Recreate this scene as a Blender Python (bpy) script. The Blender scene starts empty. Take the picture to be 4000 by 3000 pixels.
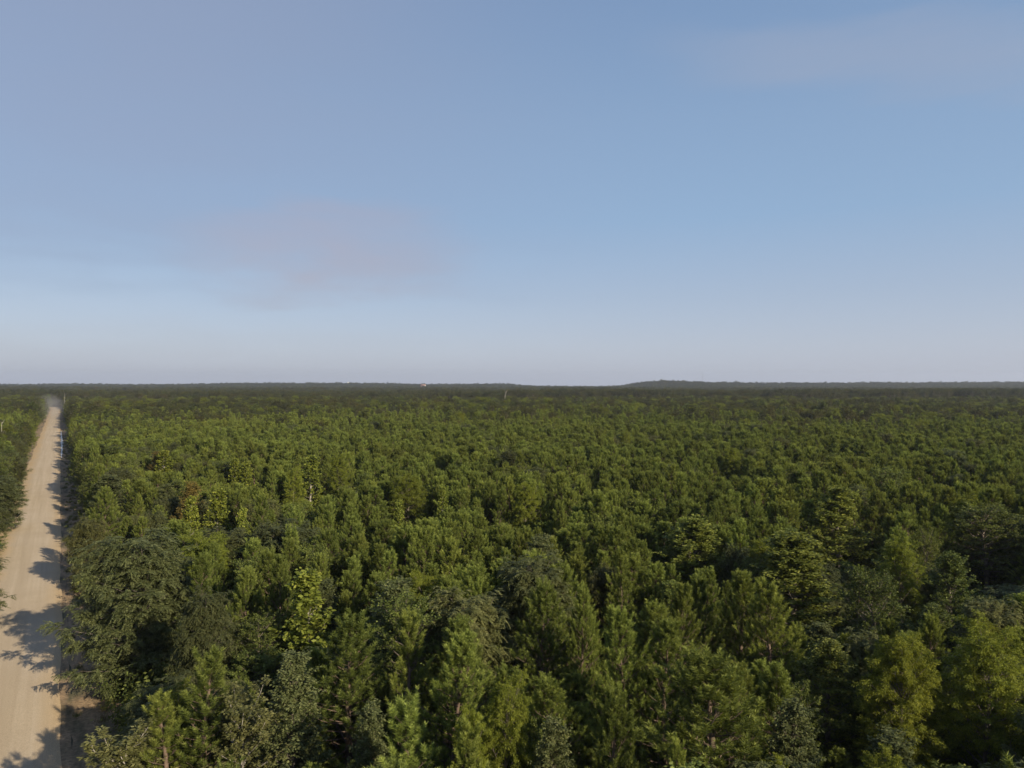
import bpy, math, random
import numpy as np
from mathutils import Vector
R = math.radians
sc = bpy.context.scene
col = sc.collection
CAM_H = 25.0
F = 2800.0            # focal length in pixels of the 4000 px wide photograph
HOR = 1505.0          # image row of the true horizon
SUN_EL = 23.0
SHD = np.array([-0.7218, 0.6921])           # direction shadows fall on the ground
U = np.array([-0.5333, 0.8459])           # direction the road runs
PR = np.array([0.8459, 0.5333])           # to the right of the road

# ------------------------------------------------------------------ materials
def new_mat(name):
    m = bpy.data.materials.new(name); m.use_nodes = True
    nt = m.node_tree; nt.nodes.clear()
    out = nt.nodes.new('ShaderNodeOutputMaterial')
    return m, nt, out
def N(nt, typ, **kw):
    n = nt.nodes.new(typ)
    for k, v in kw.items():
        if hasattr(n, k): setattr(n, k, v)
        else: n.inputs[k].default_value = v
    return n
def L(nt, a, b): nt.links.new(a, b)
def math_node(nt, op, a, b=None, c=None, clamp=False):
    n = nt.nodes.new('ShaderNodeMath'); n.operation = op; n.use_clamp = clamp
    for i, x in enumerate((a, b, c)):
        if x is None: continue
        if isinstance(x, (int, float)): n.inputs[i].default_value = x
        else: L(nt, x, n.inputs[i])
    return n.outputs[0]
def mix_col(nt, fac, a, b, mode='MIX'):
    n = nt.nodes.new('ShaderNodeMix'); n.data_type = 'RGBA'; n.blend_type = mode
    if isinstance(fac, (int, float)): n.inputs['Factor'].default_value = fac
    else: L(nt, fac, n.inputs['Factor'])
    for s, x in ((6, a), (7, b)):
        if isinstance(x, (tuple, list)): n.inputs[s].default_value = (*x[:3], 1)
        else: L(nt, x, n.inputs[s])
    return n.outputs[2]
def ramp(nt, fac, stops):
    n = nt.nodes.new('ShaderNodeValToRGB')
    cr = n.color_ramp
    while len(cr.elements) > 1: cr.elements.remove(cr.elements[-1])
    cr.elements[0].position = stops[0][0]; cr.elements[0].color = (*stops[0][1], 1)
    for p, c in stops[1:]:
        e = cr.elements.new(p); e.color = (*c, 1)
    L(nt, fac, n.inputs[0])
    return n.outputs[0]

def foliage_mat(name, dark, mid, light, warm, rough=.55, transl=.3, var=.9, patch=.6):
    """leaf colour varies from leaf to leaf, from tree to tree and between patches of the wood"""
    m, nt, out = new_mat(name)
    at = N(nt, 'ShaderNodeAttribute'); at.attribute_name = 'v'
    oi = nt.nodes.new('ShaderNodeObjectInfo')
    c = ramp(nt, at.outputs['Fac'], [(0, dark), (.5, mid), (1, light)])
    nz = N(nt, 'ShaderNodeTexNoise'); nz.inputs['Scale'].default_value = .025; nz.inputs['Detail'].default_value = 2
    L(nt, oi.outputs['Location'], nz.inputs['Vector'])
    w = math_node(nt, 'MULTIPLY_ADD', nz.outputs['Fac'], 2.4, -.95, True)
    r2 = math_node(nt, 'POWER', math_node(nt, 'FRACT', math_node(nt, 'MULTIPLY', oi.outputs['Random'], 7.31)), 3.0)
    w2 = math_node(nt, 'MULTIPLY', math_node(nt, 'ADD', math_node(nt, 'MULTIPLY', w, patch), math_node(nt, 'MULTIPLY', r2, .5)), .7, None, True)
    wc = mix_col(nt, 1.0, c, warm, 'MULTIPLY')
    c2 = mix_col(nt, w2, c, wc)
    br = math_node(nt, 'MULTIPLY_ADD', oi.outputs['Random'], var * .62, 1 - var * .3)
    hs = nt.nodes.new('ShaderNodeHueSaturation'); L(nt, br, hs.inputs['Value']); L(nt, c2, hs.inputs['Color'])
    p = N(nt, 'ShaderNodeBsdfPrincipled'); p.inputs['Roughness'].default_value = rough
    p.inputs['Specular IOR Level'].default_value = .14
    L(nt, hs.outputs[0], p.inputs['Base Color'])
    t = nt.nodes.new('ShaderNodeBsdfTranslucent')
    L(nt, mix_col(nt, 1.0, hs.outputs[0], (1.25, 1.2, .55), 'MULTIPLY'), t.inputs['Color'])
    mx = nt.nodes.new('ShaderNodeMixShader'); mx.inputs[0].default_value = transl
    L(nt, p.outputs[0], mx.inputs[1]); L(nt, t.outputs[0], mx.inputs[2]); L(nt, mx.outputs[0], out.inputs[0])
    return m

def bark_mat(name, a, b, scale=9):
    m, nt, out = new_mat(name)
    tc = nt.nodes.new('ShaderNodeTexCoord')
    nz = N(nt, 'ShaderNodeTexNoise'); nz.inputs['Scale'].default_value = scale; nz.inputs['Detail'].default_value = 4
    mp = nt.nodes.new('ShaderNodeMapping'); mp.inputs['Scale'].default_value = (1, 1, .25)
    L(nt, tc.outputs['Object'], mp.inputs[0]); L(nt, mp.outputs[0], nz.inputs['Vector'])
    c = ramp(nt, nz.outputs['Fac'], [(.35, a), (.65, b)])
    p = N(nt, 'ShaderNodeBsdfPrincipled'); p.inputs['Roughness'].default_value = .9
    L(nt, c, p.inputs['Base Color']); L(nt, p.outputs[0], out.inputs[0])
    bp = nt.nodes.new('ShaderNodeBump'); bp.inputs['Strength'].default_value = .5; bp.inputs['Distance'].default_value = .03
    L(nt, nz.outputs['Fac'], bp.inputs['Height']); L(nt, bp.outputs[0], p.inputs['Normal'])
    return m

WARM = (1.3, .98, .72)
M = {}
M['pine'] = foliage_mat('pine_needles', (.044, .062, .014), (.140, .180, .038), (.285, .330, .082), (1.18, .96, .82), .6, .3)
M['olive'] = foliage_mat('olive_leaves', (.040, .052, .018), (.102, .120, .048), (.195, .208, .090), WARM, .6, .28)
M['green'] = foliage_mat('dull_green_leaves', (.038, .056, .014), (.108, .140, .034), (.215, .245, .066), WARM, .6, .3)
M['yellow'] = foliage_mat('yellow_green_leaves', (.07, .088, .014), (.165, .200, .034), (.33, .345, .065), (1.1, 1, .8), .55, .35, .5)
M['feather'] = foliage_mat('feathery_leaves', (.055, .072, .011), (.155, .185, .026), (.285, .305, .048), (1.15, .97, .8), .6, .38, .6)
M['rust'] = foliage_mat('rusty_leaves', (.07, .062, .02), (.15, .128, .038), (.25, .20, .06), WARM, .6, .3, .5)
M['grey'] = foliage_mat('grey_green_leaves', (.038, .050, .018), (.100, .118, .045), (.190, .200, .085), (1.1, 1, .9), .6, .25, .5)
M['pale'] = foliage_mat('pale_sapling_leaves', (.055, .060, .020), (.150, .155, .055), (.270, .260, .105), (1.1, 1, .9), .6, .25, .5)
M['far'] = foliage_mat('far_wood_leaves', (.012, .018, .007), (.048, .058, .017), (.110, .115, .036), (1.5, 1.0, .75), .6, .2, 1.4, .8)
M['lime'] = foliage_mat('lime_leaves', (.055, .072, .014), (.145, .172, .034), (.275, .285, .062), (1.1, 1, .8), .6, .32, .5)  # brighter, yellower copy of green; the sunlight on these crowns is painted in
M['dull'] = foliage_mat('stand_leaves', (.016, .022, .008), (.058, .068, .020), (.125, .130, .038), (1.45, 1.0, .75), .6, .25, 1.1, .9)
M['dry'] = foliage_mat('dry_grass_blades', (.07, .065, .025), (.13, .12, .05), (.22, .18, .09), WARM, .7, .3)
M['bark'] = bark_mat('pine_bark', (.07, .048, .034), (.18, .125, .09))
M['greybark'] = bark_mat('grey_bark', (.08, .065, .05), (.19, .16, .125))
M['palebark'] = bark_mat('pale_dead_wood', (.20, .18, .15), (.36, .33, .28), 5)

# ------------------------------------------------------------------ mesh tools
def link_mesh(name, V, faces, mats, matidx=None, v=None, smooth=False):
    """faces: list of (array Mx3 or Mx4)"""
    me = bpy.data.meshes.new(name)
    V = np.asarray(V, dtype=np.float32)
    loops = np.concatenate([f.reshape(-1) for f in faces]).astype(np.int32)
    tot = np.concatenate([np.full(len(f), f.shape[1]) for f in faces]).astype(np.int32)
    start = np.concatenate([[0], np.cumsum(tot)[:-1]]).astype(np.int32)
    me.vertices.add(len(V)); me.vertices.foreach_set('co', V.ravel())
    me.loops.add(len(loops)); me.loops.foreach_set('vertex_index', loops)
    me.polygons.add(len(tot)); me.polygons.foreach_set('loop_start', start)
    if matidx is not None: me.polygons.foreach_set('material_index', np.asarray(matidx, dtype=np.int32))
    if smooth is not False:
        me.polygons.foreach_set('use_smooth', np.asarray(smooth if not isinstance(smooth, bool) else np.ones(len(tot)), dtype=bool))
    for m in mats: me.materials.append(m)
    if v is not None:
        a = me.attributes.new('v', 'FLOAT', 'POINT'); a.data.foreach_set('value', np.asarray(v, dtype=np.float32))
    me.update(calc_edges=True); me.validate()
    return me

def norm(a): return a / np.maximum(np.linalg.norm(a, axis=-1, keepdims=True), 1e-9)

class Wood:
    def __init__(s): s.V = []; s.Fq = []; s.n = 0
    def tube(s, P, r, k=5):
        P = np.asarray(P, float); r = np.asarray(r, float)
        d = np.gradient(P, axis=0); d = norm(d)
        ref = np.array([1., 0, 0]) if abs(d[0][2]) > .8 else np.array([0, 0, 1.])
        a = norm(np.cross(d, ref)); b = np.cross(d, a)
        th = np.arange(k) * 2 * math.pi / k
        ring = P[:, None, :] + r[:, None, None] * (a[:, None, :] * np.cos(th)[None, :, None] + b[:, None, :] * np.sin(th)[None, :, None])
        s.V.append(ring.reshape(-1, 3))
        n = len(P); i = np.arange(n - 1)[:, None] * k; j = np.arange(k)[None, :]; j2 = (j + 1) % k
        q = np.stack([i + j, i + j2, i + k + j2, i + k + j], -1).reshape(-1, 4) + s.n
        s.Fq.append(q); s.n += n * k
    def out(s): return np.concatenate(s.V), np.concatenate(s.Fq)

def curve(rng, p, d, length, n, up=0.0, wob=.08):
    pts = [np.array(p, float)]; d = np.array(d, float); st = length / (n - 1)
    for _ in range(n - 1):
        d = d + np.array([0, 0, up]) / (n - 1) + rng.normal(0, wob, 3); d /= np.linalg.norm(d)
        pts.append(pts[-1] + d * st)
    return np.array(pts), d

def radial(rng, axis):
    n = len(axis)
    r = rng.normal(size=(n, 3)); r = r - axis * (r * axis).sum(1, keepdims=True)
    return norm(r)

def blades(P, D, S, ln, w, v, fold=0.0, quad=True):
    """leaves: base P, direction D, side S"""
    n = len(P); S = norm(S - D * (S * D).sum(1, keepdims=True)); Nn = np.cross(D, S)
    ln = ln[:, None]; w = w[:, None]
    if quad:
        a = P; t = P + D * ln
        m = P + D * ln * .42
        l = m + S * w * .5 + Nn * w * fold; r = m - S * w * .5 + Nn * w * fold
        V = np.stack([a, l, t, r], 1).reshape(-1, 3)
        i = np.arange(n)[:, None] * 4
        f = np.concatenate([i + [0, 1, 2], i + [0, 2, 3]]).astype(int)
        return V, f, np.repeat(v, 4)
    V = np.stack([P - S * w * .5, P + S * w * .5, P + D * ln], 1).reshape(-1, 3)
    return V, np.arange(n * 3).reshape(-1, 3), np.repeat(v, 3)

# foliage kinds; each gets twig arrays p (base), d (direction), l (length)
def fol_needle(rng, p, d, l, lod, n=120, nl=.175, w=.018):
    n = max(6, int(n * lod)); w = w / max(lod, .08) ** .75
    tv = rng.uniform(0, 1, len(p))
    P = np.repeat(p, n, 0); D = np.repeat(d, n, 0); LL = np.repeat(l, n)
    s = rng.uniform(0, 1, len(P))
    ang = np.radians(rng.uniform(34, 68, len(P)) * (1 - .5 * s))
    rd = radial(rng, D)
    base = P + D * (LL * s)[:, None]
    dd = norm(D * np.cos(ang)[:, None] + rd * np.sin(ang)[:, None] + np.array([0, 0, .08]))
    side = np.cross(dd, norm(rng.normal(size=dd.shape)))
    v = np.clip(.06 + .52 * s + .34 * np.repeat(tv, n) + rng.normal(0, .12, len(P)), 0, 1)  # lighter towards the plume tip: sunlit tips painted into the needle colour
    return blades(base, dd, side, nl * rng.uniform(.75, 1.15, len(P)), np.full(len(P), w), v, quad=False)
def fol_leaf(rng, p, d, l, lod, n=22, size=.12, w=.6, droop=.35, up=.5):
    n = max(4, int(n * lod)); size = size / max(lod, .08) ** .5
    tv = rng.uniform(0, 1, len(p))
    P = np.repeat(p, n, 0); D = np.repeat(d, n, 0); LL = np.repeat(l, n)
    s = rng.uniform(.05, 1.05, len(P))
    rd = radial(rng, D)
    base = P + D * (LL * s)[:, None] + rd * .03
    dd = norm(D * .5 + rd * .9 + np.array([0, 0, -droop]) + rng.normal(0, .15, D.shape))
    nrm = norm(np.array([0, 0, up]) + rd * .5 + rng.normal(0, .45, D.shape))
    side = np.cross(dd, nrm)
    ln = size * rng.uniform(.7, 1.25, len(P))
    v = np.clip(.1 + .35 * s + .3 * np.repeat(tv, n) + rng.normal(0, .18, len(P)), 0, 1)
    return blades(base, dd, side, ln, ln * w, v, fold=.12)
def fol_pinnate(rng, p, d, l, lod, n=7, m=9, rl=.42, size=.15, w=.36):
    n = max(3, int(n * lod ** .5)); m = max(4, int(m * lod ** .5))
    P = np.repeat(p, n, 0); D = np.repeat(d, n, 0); LL = np.repeat(l, n)
    s = rng.uniform(.2, 1.05, len(P)); rd = radial(rng, D)
    base = P + D * (LL * s)[:, None]
    rdir = norm(D * .5 + rd * .85 + np.array([0, 0, -.1]))
    tv = rng.uniform(0, 1, len(P))
    side0 = norm(np.cross(rdir, np.array([0, 0, 1.])) + rng.normal(0, .25, rdir.shape))
    k = len(P); P2 = np.repeat(base, m * 2, 0); R2 = np.repeat(rdir, m * 2, 0); S2 = np.repeat(side0, m * 2, 0)
    t = np.tile(np.repeat(np.arange(1, m + 1) / m, 2), k); sg = np.tile([1., -1.], k * m)
    rll = rl * np.repeat(rng.uniform(.7, 1.2, k), m * 2)
    pos = P2 + R2 * (rll * t)[:, None] + np.array([0, 0, -1.]) * (rll * t ** 2 * .7)[:, None]
    dd = norm(S2 * sg[:, None] * .8 + R2 * .45 + np.array([0, 0, -.45]) + rng.normal(0, .1, R2.shape))
    side = np.cross(dd, norm(np.array([0, 0, 1.]) + rng.normal(0, .3, dd.shape)))
    sz = size / max(lod, .1) ** .35
    ln = sz * rng.uniform(.75, 1.2, len(pos)) * (1 - .35 * np.abs(t - .45))
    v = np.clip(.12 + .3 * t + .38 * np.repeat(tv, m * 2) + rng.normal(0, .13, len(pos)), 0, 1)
    return blades(pos, dd, side, ln, ln * w, v, fold=.08)
def fol_feather(rng, p, d, l, lod, n=80, size=.14, w=.22):
    n = max(6, int(n * lod)); size = size / max(lod, .08) ** .5
    tv = rng.uniform(0, 1, len(p))
    P = np.repeat(p, n, 0); D = np.repeat(d, n, 0); LL = np.repeat(l, n)
    s = rng.uniform(0, 1.1, len(P)); rd = radial(rng, D)
    base = P + D * (LL * s)[:, None] + np.array([0, 0, -1.]) * (LL * s ** 2 * .35)[:, None] + rd * rng.uniform(0, .14, len(P))[:, None]
    dd = norm(D * .45 + rd * .55 + np.array([0, 0, -.55]) + rng.normal(0, .25, D.shape))
    side = np.cross(dd, norm(rng.normal(size=dd.shape)))
    ln = size * rng.uniform(.6, 1.3, len(P))
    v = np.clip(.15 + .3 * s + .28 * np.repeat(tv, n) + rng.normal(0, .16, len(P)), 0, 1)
    return blades(base, dd, side, ln, ln * w, v)

def prof_pine(t): return max(.13, (1 - t) ** .70 * (.66 + .34 * min(1, t * 4)))
def prof_round(t): return max(.16, math.sqrt(max(0, 1 - (abs(t - .38) / .64) ** 2.2)))
def prof_cone(t): return max(.12, (1 - t) ** .62 * (.7 + .3 * min(1, t * 3)))
def prof_vase(t): return max(.25, .45 + .6 * math.sin(min(1, t * 1.15) * math.pi * .8))

SPEC = {
 'pine':    dict(fol=fol_needle, prof=prof_pine, R=2.25, base=.24, step=.50, per=4.8, e0=6, e1=60, up=1.0, ss=.25, sub=.60, tl=.55, sa=48, subup=.9, tw=1, mat='pine', bark='bark'),
 'slim':    dict(fol=fol_needle, prof=prof_pine, R=1.5, base=.22, step=.52, per=4.0, e0=15, e1=66, up=.9, ss=.34, sub=.5, tl=.56, sa=42, subup=.9, tw=1, mat='pine', bark='bark'),
 'olive':   dict(fol=fol_pinnate, prof=prof_round, R=3.0, base=.12, step=.46, per=3.8, e0=18, e1=66, up=.25, ss=.42, sub=1.1, tl=.5, sa=52, subup=-.35, tw=3, mat='olive', bark='greybark'),
 'green':   dict(fol=fol_leaf, prof=prof_cone, R=2.3, base=.16, step=.40, per=3.8, e0=28, e1=70, up=.5, ss=.40, sub=.9, tl=.42, sa=50, subup=.6, tw=3, mat='green', bark='greybark'),
 'round':   dict(fol=fol_leaf, prof=prof_round, R=2.7, base=.20, step=.44, per=3.9, e0=5, e1=62, up=.4, ss=.45, sub=1.0, tl=.42, sa=50, subup=.4, tw=3, mat='green', bark='greybark'),
 'yellow':  dict(fol=fol_leaf, fk=dict(n=13, size=.2, w=.95, droop=.5), prof=prof_cone, R=2.0, base=.14, step=.42, per=3.0, e0=18, e1=66, up=.5, ss=.42, sub=.85, tl=.42, sa=48, subup=.5, tw=3, mat='yellow', bark='palebark'),
 'feather': dict(fol=fol_feather, prof=prof_round, R=2.3, base=.10, step=.42, per=3.5, e0=20, e1=72, up=.2, ss=.40, sub=.95, tl=.50, sa=45, subup=-.3, tw=3, mat='feather', bark='greybark'),
 'vase':    dict(fol=fol_leaf, fk=dict(n=34, size=.13, w=.5, droop=.5), prof=prof_vase, R=2.1, base=.12, step=.55, per=3.0, e0=45, e1=74, up=.35, ss=.40, sub=.75, tl=.55, sa=34, subup=.9, tw=2, mat='pale', bark='palebark'),
}
SPEC['rust'] = dict(SPEC['green'], mat='rust', R=2.0)
SPEC['grey'] = dict(SPEC['green'], mat='grey', fk=dict(n=26, size=.12, w=.5, droop=.6), R=2.0)
SPEC['lit'] = dict(SPEC['green'], mat='lime', fk=dict(n=26, size=.13, w=.6))
SPEC['dull'] = dict(SPEC['round'], mat='dull')
SPEC['fartree'] = dict(SPEC['round'], mat='far', R=3.4)

def build_tree(kind, seed, lod=1.0, H=12.0):
    S = SPEC[kind]; rng = np.random.default_rng(seed)
    W = Wood(); tp = []; td = []; tl = []
    full = lod > .6
    n = 15; z = np.linspace(0, 1, n)
    ph = rng.uniform(0, 6.28, 2)
    tr = np.stack([.16 * np.sin(z * 3.1 + ph[0]) * z, .16 * np.sin(z * 3.7 + ph[1]) * z, z * H], 1)
    r0 = .125 if kind in ('pine', 'slim') else .15
    W.tube(tr, r0 * (1 - z) ** .85 + .012, 7 if full else 4)
    h = S['base'] * H
    az = rng.uniform(0, 6.28)
    bulge = rng.uniform(.75, 1.2, 8)
    while h < H * .985:
        t = (h / H - S['base']) / (1 - S['base'])
        k = max(2, int(S['per'] + rng.uniform(-.6, .9)))
        lobe = rng.uniform(.8, 1.12)
        for q in range(k):
            az += 2 * math.pi / k + rng.uniform(-.35, .35)
            sec = bulge[int((az % 6.283) / 6.284 * 8)]
            Ln = S['R'] * S['prof'](t) * rng.uniform(.72, 1.15) * sec * lobe
            if t > .8: Ln = max(Ln, .38)
            el = R(S['e0'] + (S['e1'] - S['e0']) * t ** 1.1 + rng.uniform(-9, 9))
            p = np.array([np.interp(h, tr[:, 2], tr[:, 0]), np.interp(h, tr[:, 2], tr[:, 1]), h])
            d = np.array([math.cos(az) * math.cos(el), math.sin(az) * math.cos(el), math.sin(el)])
            cl = Ln / max(.45, math.cos(el) ** .5)
            pts, de = curve(rng, p, d, cl, 6, S['up'], .06)
            rb = .010 + .012 * Ln
            W.tube(pts, np.linspace(rb, .007, 6), 4 if full else 3)
            tp.append(pts[-1]); td.append(norm(de + [0, 0, .6]) if S['tw'] == 1 else de); tl.append(S['tl'] * rng.uniform(.9, 1.5))
            # side shoots
            f = .28 if Ln > 1 else .15
            x = f * cl; sgn = 1
            while x < cl * .97:
                fr = x / cl; ii = fr * 5; i0 = min(4, int(ii)); bp = pts[i0] + (pts[i0 + 1] - pts[i0]) * (ii - i0)
                bd = norm(pts[i0 + 1] - pts[i0])
                sd = norm(np.cross(bd, [0, 0, 1.]) * sgn + rng.normal(0, .35, 3)); sgn = -sgn
                a = R(S['sa'] + rng.uniform(-12, 12))
                d2 = norm(bd * math.cos(a) + sd * math.sin(a) + np.array([0, 0, .12]))
                sl = S['sub'] * (1.1 - .6 * fr) * rng.uniform(.6, 1.2) * min(1, .45 + Ln / 2.2)
                sp, se = curve(rng, bp, d2, sl, 4, S['subup'], .08)
                if full: W.tube(sp, np.linspace(.009, .004, 4), 3)
                if S['tw'] == 1:
                    if sl > .55:
                        tp.append(sp[1]); td.append(norm(se + rng.normal(0, .3, 3) + [0, 0, .8])); tl.append(S['tl'] * rng.uniform(.6, .95))
                    tp.append(sp[-2]); td.append(norm(se + [0, 0, 1.0])); tl.append(S['tl'] * rng.uniform(.7, 1.3))
                else:
                    for w_ in range(S['tw']):
                        j = min(3, w_ + 1)
                        dd = se if w_ == S['tw'] - 1 else norm(se + rng.normal(0, .55, 3))
                        tp.append(sp[j]); td.append(dd); tl.append(S['tl'] * rng.uniform(.65, 1.2))
                x += S['ss'] * rng.uniform(.75, 1.3) * (1 if full else 1.25)
        h += S['step'] * rng.uniform(.75, 1.25) * (1 if t < .75 else .75) * (1 if full else 1.1)
    # leaders at the very top
    for q in range(4 if S['tw'] == 1 else 3):
        d = norm(np.array([rng.normal(0, .16), rng.normal(0, .16), 1.])) if q else np.array([0, 0, 1.])
        pp = tr[-1] - np.array([0, 0, .1 + .25 * q]); tp.append(pp); td.append(d); tl.append(S['tl'] * rng.uniform(1.1, 1.8))
    fk = S.get('fk', {})
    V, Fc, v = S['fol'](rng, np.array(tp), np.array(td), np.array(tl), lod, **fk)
    wv, wf = W.out()
    wid = np.percentile(np.hypot(V[:, 0], V[:, 1]), 93) * 2
    # bring the crown top exactly to H
    k = H / V[:, 2].max(); V[:, 2] *= k; wv[:, 2] *= k
    return dict(V=V, F=Fc, v=v, wv=wv, wf=wf, kind=kind, width=wid, H=H)

def tree_meshes(T):
    S = SPEC[T['kind']]
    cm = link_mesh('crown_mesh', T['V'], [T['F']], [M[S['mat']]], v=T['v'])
    tm = link_mesh('trunk_mesh', T['wv'], [T['wf']], [M[S['bark']]], smooth=True)
    return tm, cm
def combined_object(T):
    """one source object for the far-off stuff (never linked to the scene)"""
    S = SPEC[T['kind']]
    nv = len(T['V']); V = np.concatenate([T['V'], T['wv']])
    me = link_mesh('tree_mesh', V, [T['F'], T['wf'] + nv], [M[S['mat']], M[S['bark']]],
                   matidx=np.concatenate([np.zeros(len(T['F'])), np.ones(len(T['wf']))]), v=np.concatenate([T['v'], np.zeros(len(T['wv']))]))
    return bpy.data.objects.new('tree_source', me)

# ------------------------------------------------------------------ terrain
def fbm1(x, seed=0, oct=4):
    x = np.asarray(x, float); s = 0; a = 1; rs = np.random.default_rng(seed)
    for o in range(oct):
        s = s + a * np.sin(x * (2.03 ** o) * rs.uniform(.8, 1.2) + rs.uniform(0, 6.28)); a *= .55
    return s
def sstep(x, a, b):
    t = np.clip((x - a) / (b - a), 0, 1); return t * t * (3 - 2 * t)
def ground_z(x, y):
    x = np.asarray(x, float); y = np.asarray(y, float)
    r = np.hypot(x, y)
    z = .0 * x
    # long wooded rise on the right, beginning steeply
    bump = sstep(x, 400, 520) * (17 + 6 * np.exp(-((x - 620) / 170) ** 2) + 1.3 * fbm1(x / 260, 3) + .8 * fbm1(x / 45, 5)) * np.exp(-((y - 2750) / 420) ** 2)
    z = z + np.where(y > 0, bump, 0)
    # low ridges on the left
    l1 = (1 - sstep(x, -150, 260)) * (13 + 2.6 * fbm1(x / 330 + .6, 11) + .8 * fbm1(x / 50, 6)) * np.exp(-((y - 3100) / 420) ** 2)
    l2 = (1 - sstep(x, -1500, -700)) * 4.5 * np.exp(-((y - 1700) / 330) ** 2)
    z = z + np.where(y > 0, l1 + l2, 0)
    return z
def build_ground():
    m, nt, out = new_mat('forest_floor')
    tc = nt.nodes.new('ShaderNodeTexCoord')
    n1 = N(nt, 'ShaderNodeTexNoise'); n1.inputs['Scale'].default_value = .35; n1.inputs['Detail'].default_value = 8
    n2 = N(nt, 'ShaderNodeTexNoise'); n2.inputs['Scale'].default_value = 5; n2.inputs['Detail'].default_value = 5
    L(nt, tc.outputs['Object'], n1.inputs['Vector']); L(nt, tc.outputs['Object'], n2.inputs['Vector'])
    c1 = ramp(nt, n1.outputs['Fac'], [(.3, (.035, .040, .018)), (.5, (.070, .055, .032)), (.7, (.045, .055, .022))])
    c2 = ramp(nt, n2.outputs['Fac'], [(.3, (.5, .5, .5)), (.7, (1.4, 1.3, 1.2))])
    p = N(nt, 'ShaderNodeBsdfPrincipled'); p.inputs['Roughness'].default_value = .95
    L(nt, mix_col(nt, 1, c1, c2, 'MULTIPLY'), p.inputs['Base Color']); L(nt, p.outputs[0], out.inputs[0])
    rad = np.concatenate([[0.5], np.geomspace(6, 1500, 40), np.linspace(1560, 4200, 60), np.geomspace(4400, 5600, 6)])
    na = 288; th = np.arange(na) * 2 * math.pi / na
    X = rad[:, None] * np.cos(th); Y = rad[:, None] * np.sin(th)
    Z = ground_z(X, Y)
    V = np.stack([X, Y, Z], -1).reshape(-1, 3)
    i = np.arange(len(rad) - 1)[:, None] * na; j = np.arange(na)[None]; j2 = (j + 1) % na
    q = np.stack([i + j, i + j2, i + na + j2, i + na + j], -1).reshape(-1, 4)[:, ::-1]
    V = np.concatenate([V, [[0, 0, 0]]]); c = len(V) - 1
    tri = np.stack([np.full(na, c), np.arange(na), (np.arange(na) + 1) % na], -1)
    me = link_mesh('ground', V, [q, tri], [m], smooth=True)
    o = bpy.data.objects.new('ground', me); col.objects.link(o); o['kind'] = 'structure'
build_ground()

# road frame: local X across (right positive), local Y along
ROAD_ROT = math.atan2(-U[0], U[1])
def road_to_world(s, a): return PR[0] * s + U[0] * a, PR[1] * s + U[1] * a
def bend(a): return np.where(a > 900, (a - 900) ** 2 * -.0016, 0.)     # the road swings left at its far end
def strip(name, cols_fn, a0, a1, step, mat, kind='structure'):
    """cols_fn(a) -> list of (s, z) across"""
    A = np.arange(a0, a1 + step * .5, step); rows = [cols_fn(a) for a in A]
    k = len(rows[0]); V = []
    for a, r in zip(A, rows):
        for s, z in r: V.append((s + float(bend(a)), a, z))
    i = np.arange(len(A) - 1)[:, None] * k; j = np.arange(k - 1)[None]
    q = np.stack([i + j, i + j + 1, i + k + j + 1, i + k + j], -1).reshape(-1, 4)
    me = link_mesh(name, np.array(V), [q], [mat], smooth=True)
    o = bpy.data.objects.new(name, me); col.objects.link(o); o.rotation_euler.z = ROAD_ROT
    if kind: o['kind'] = kind
    return o
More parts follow.
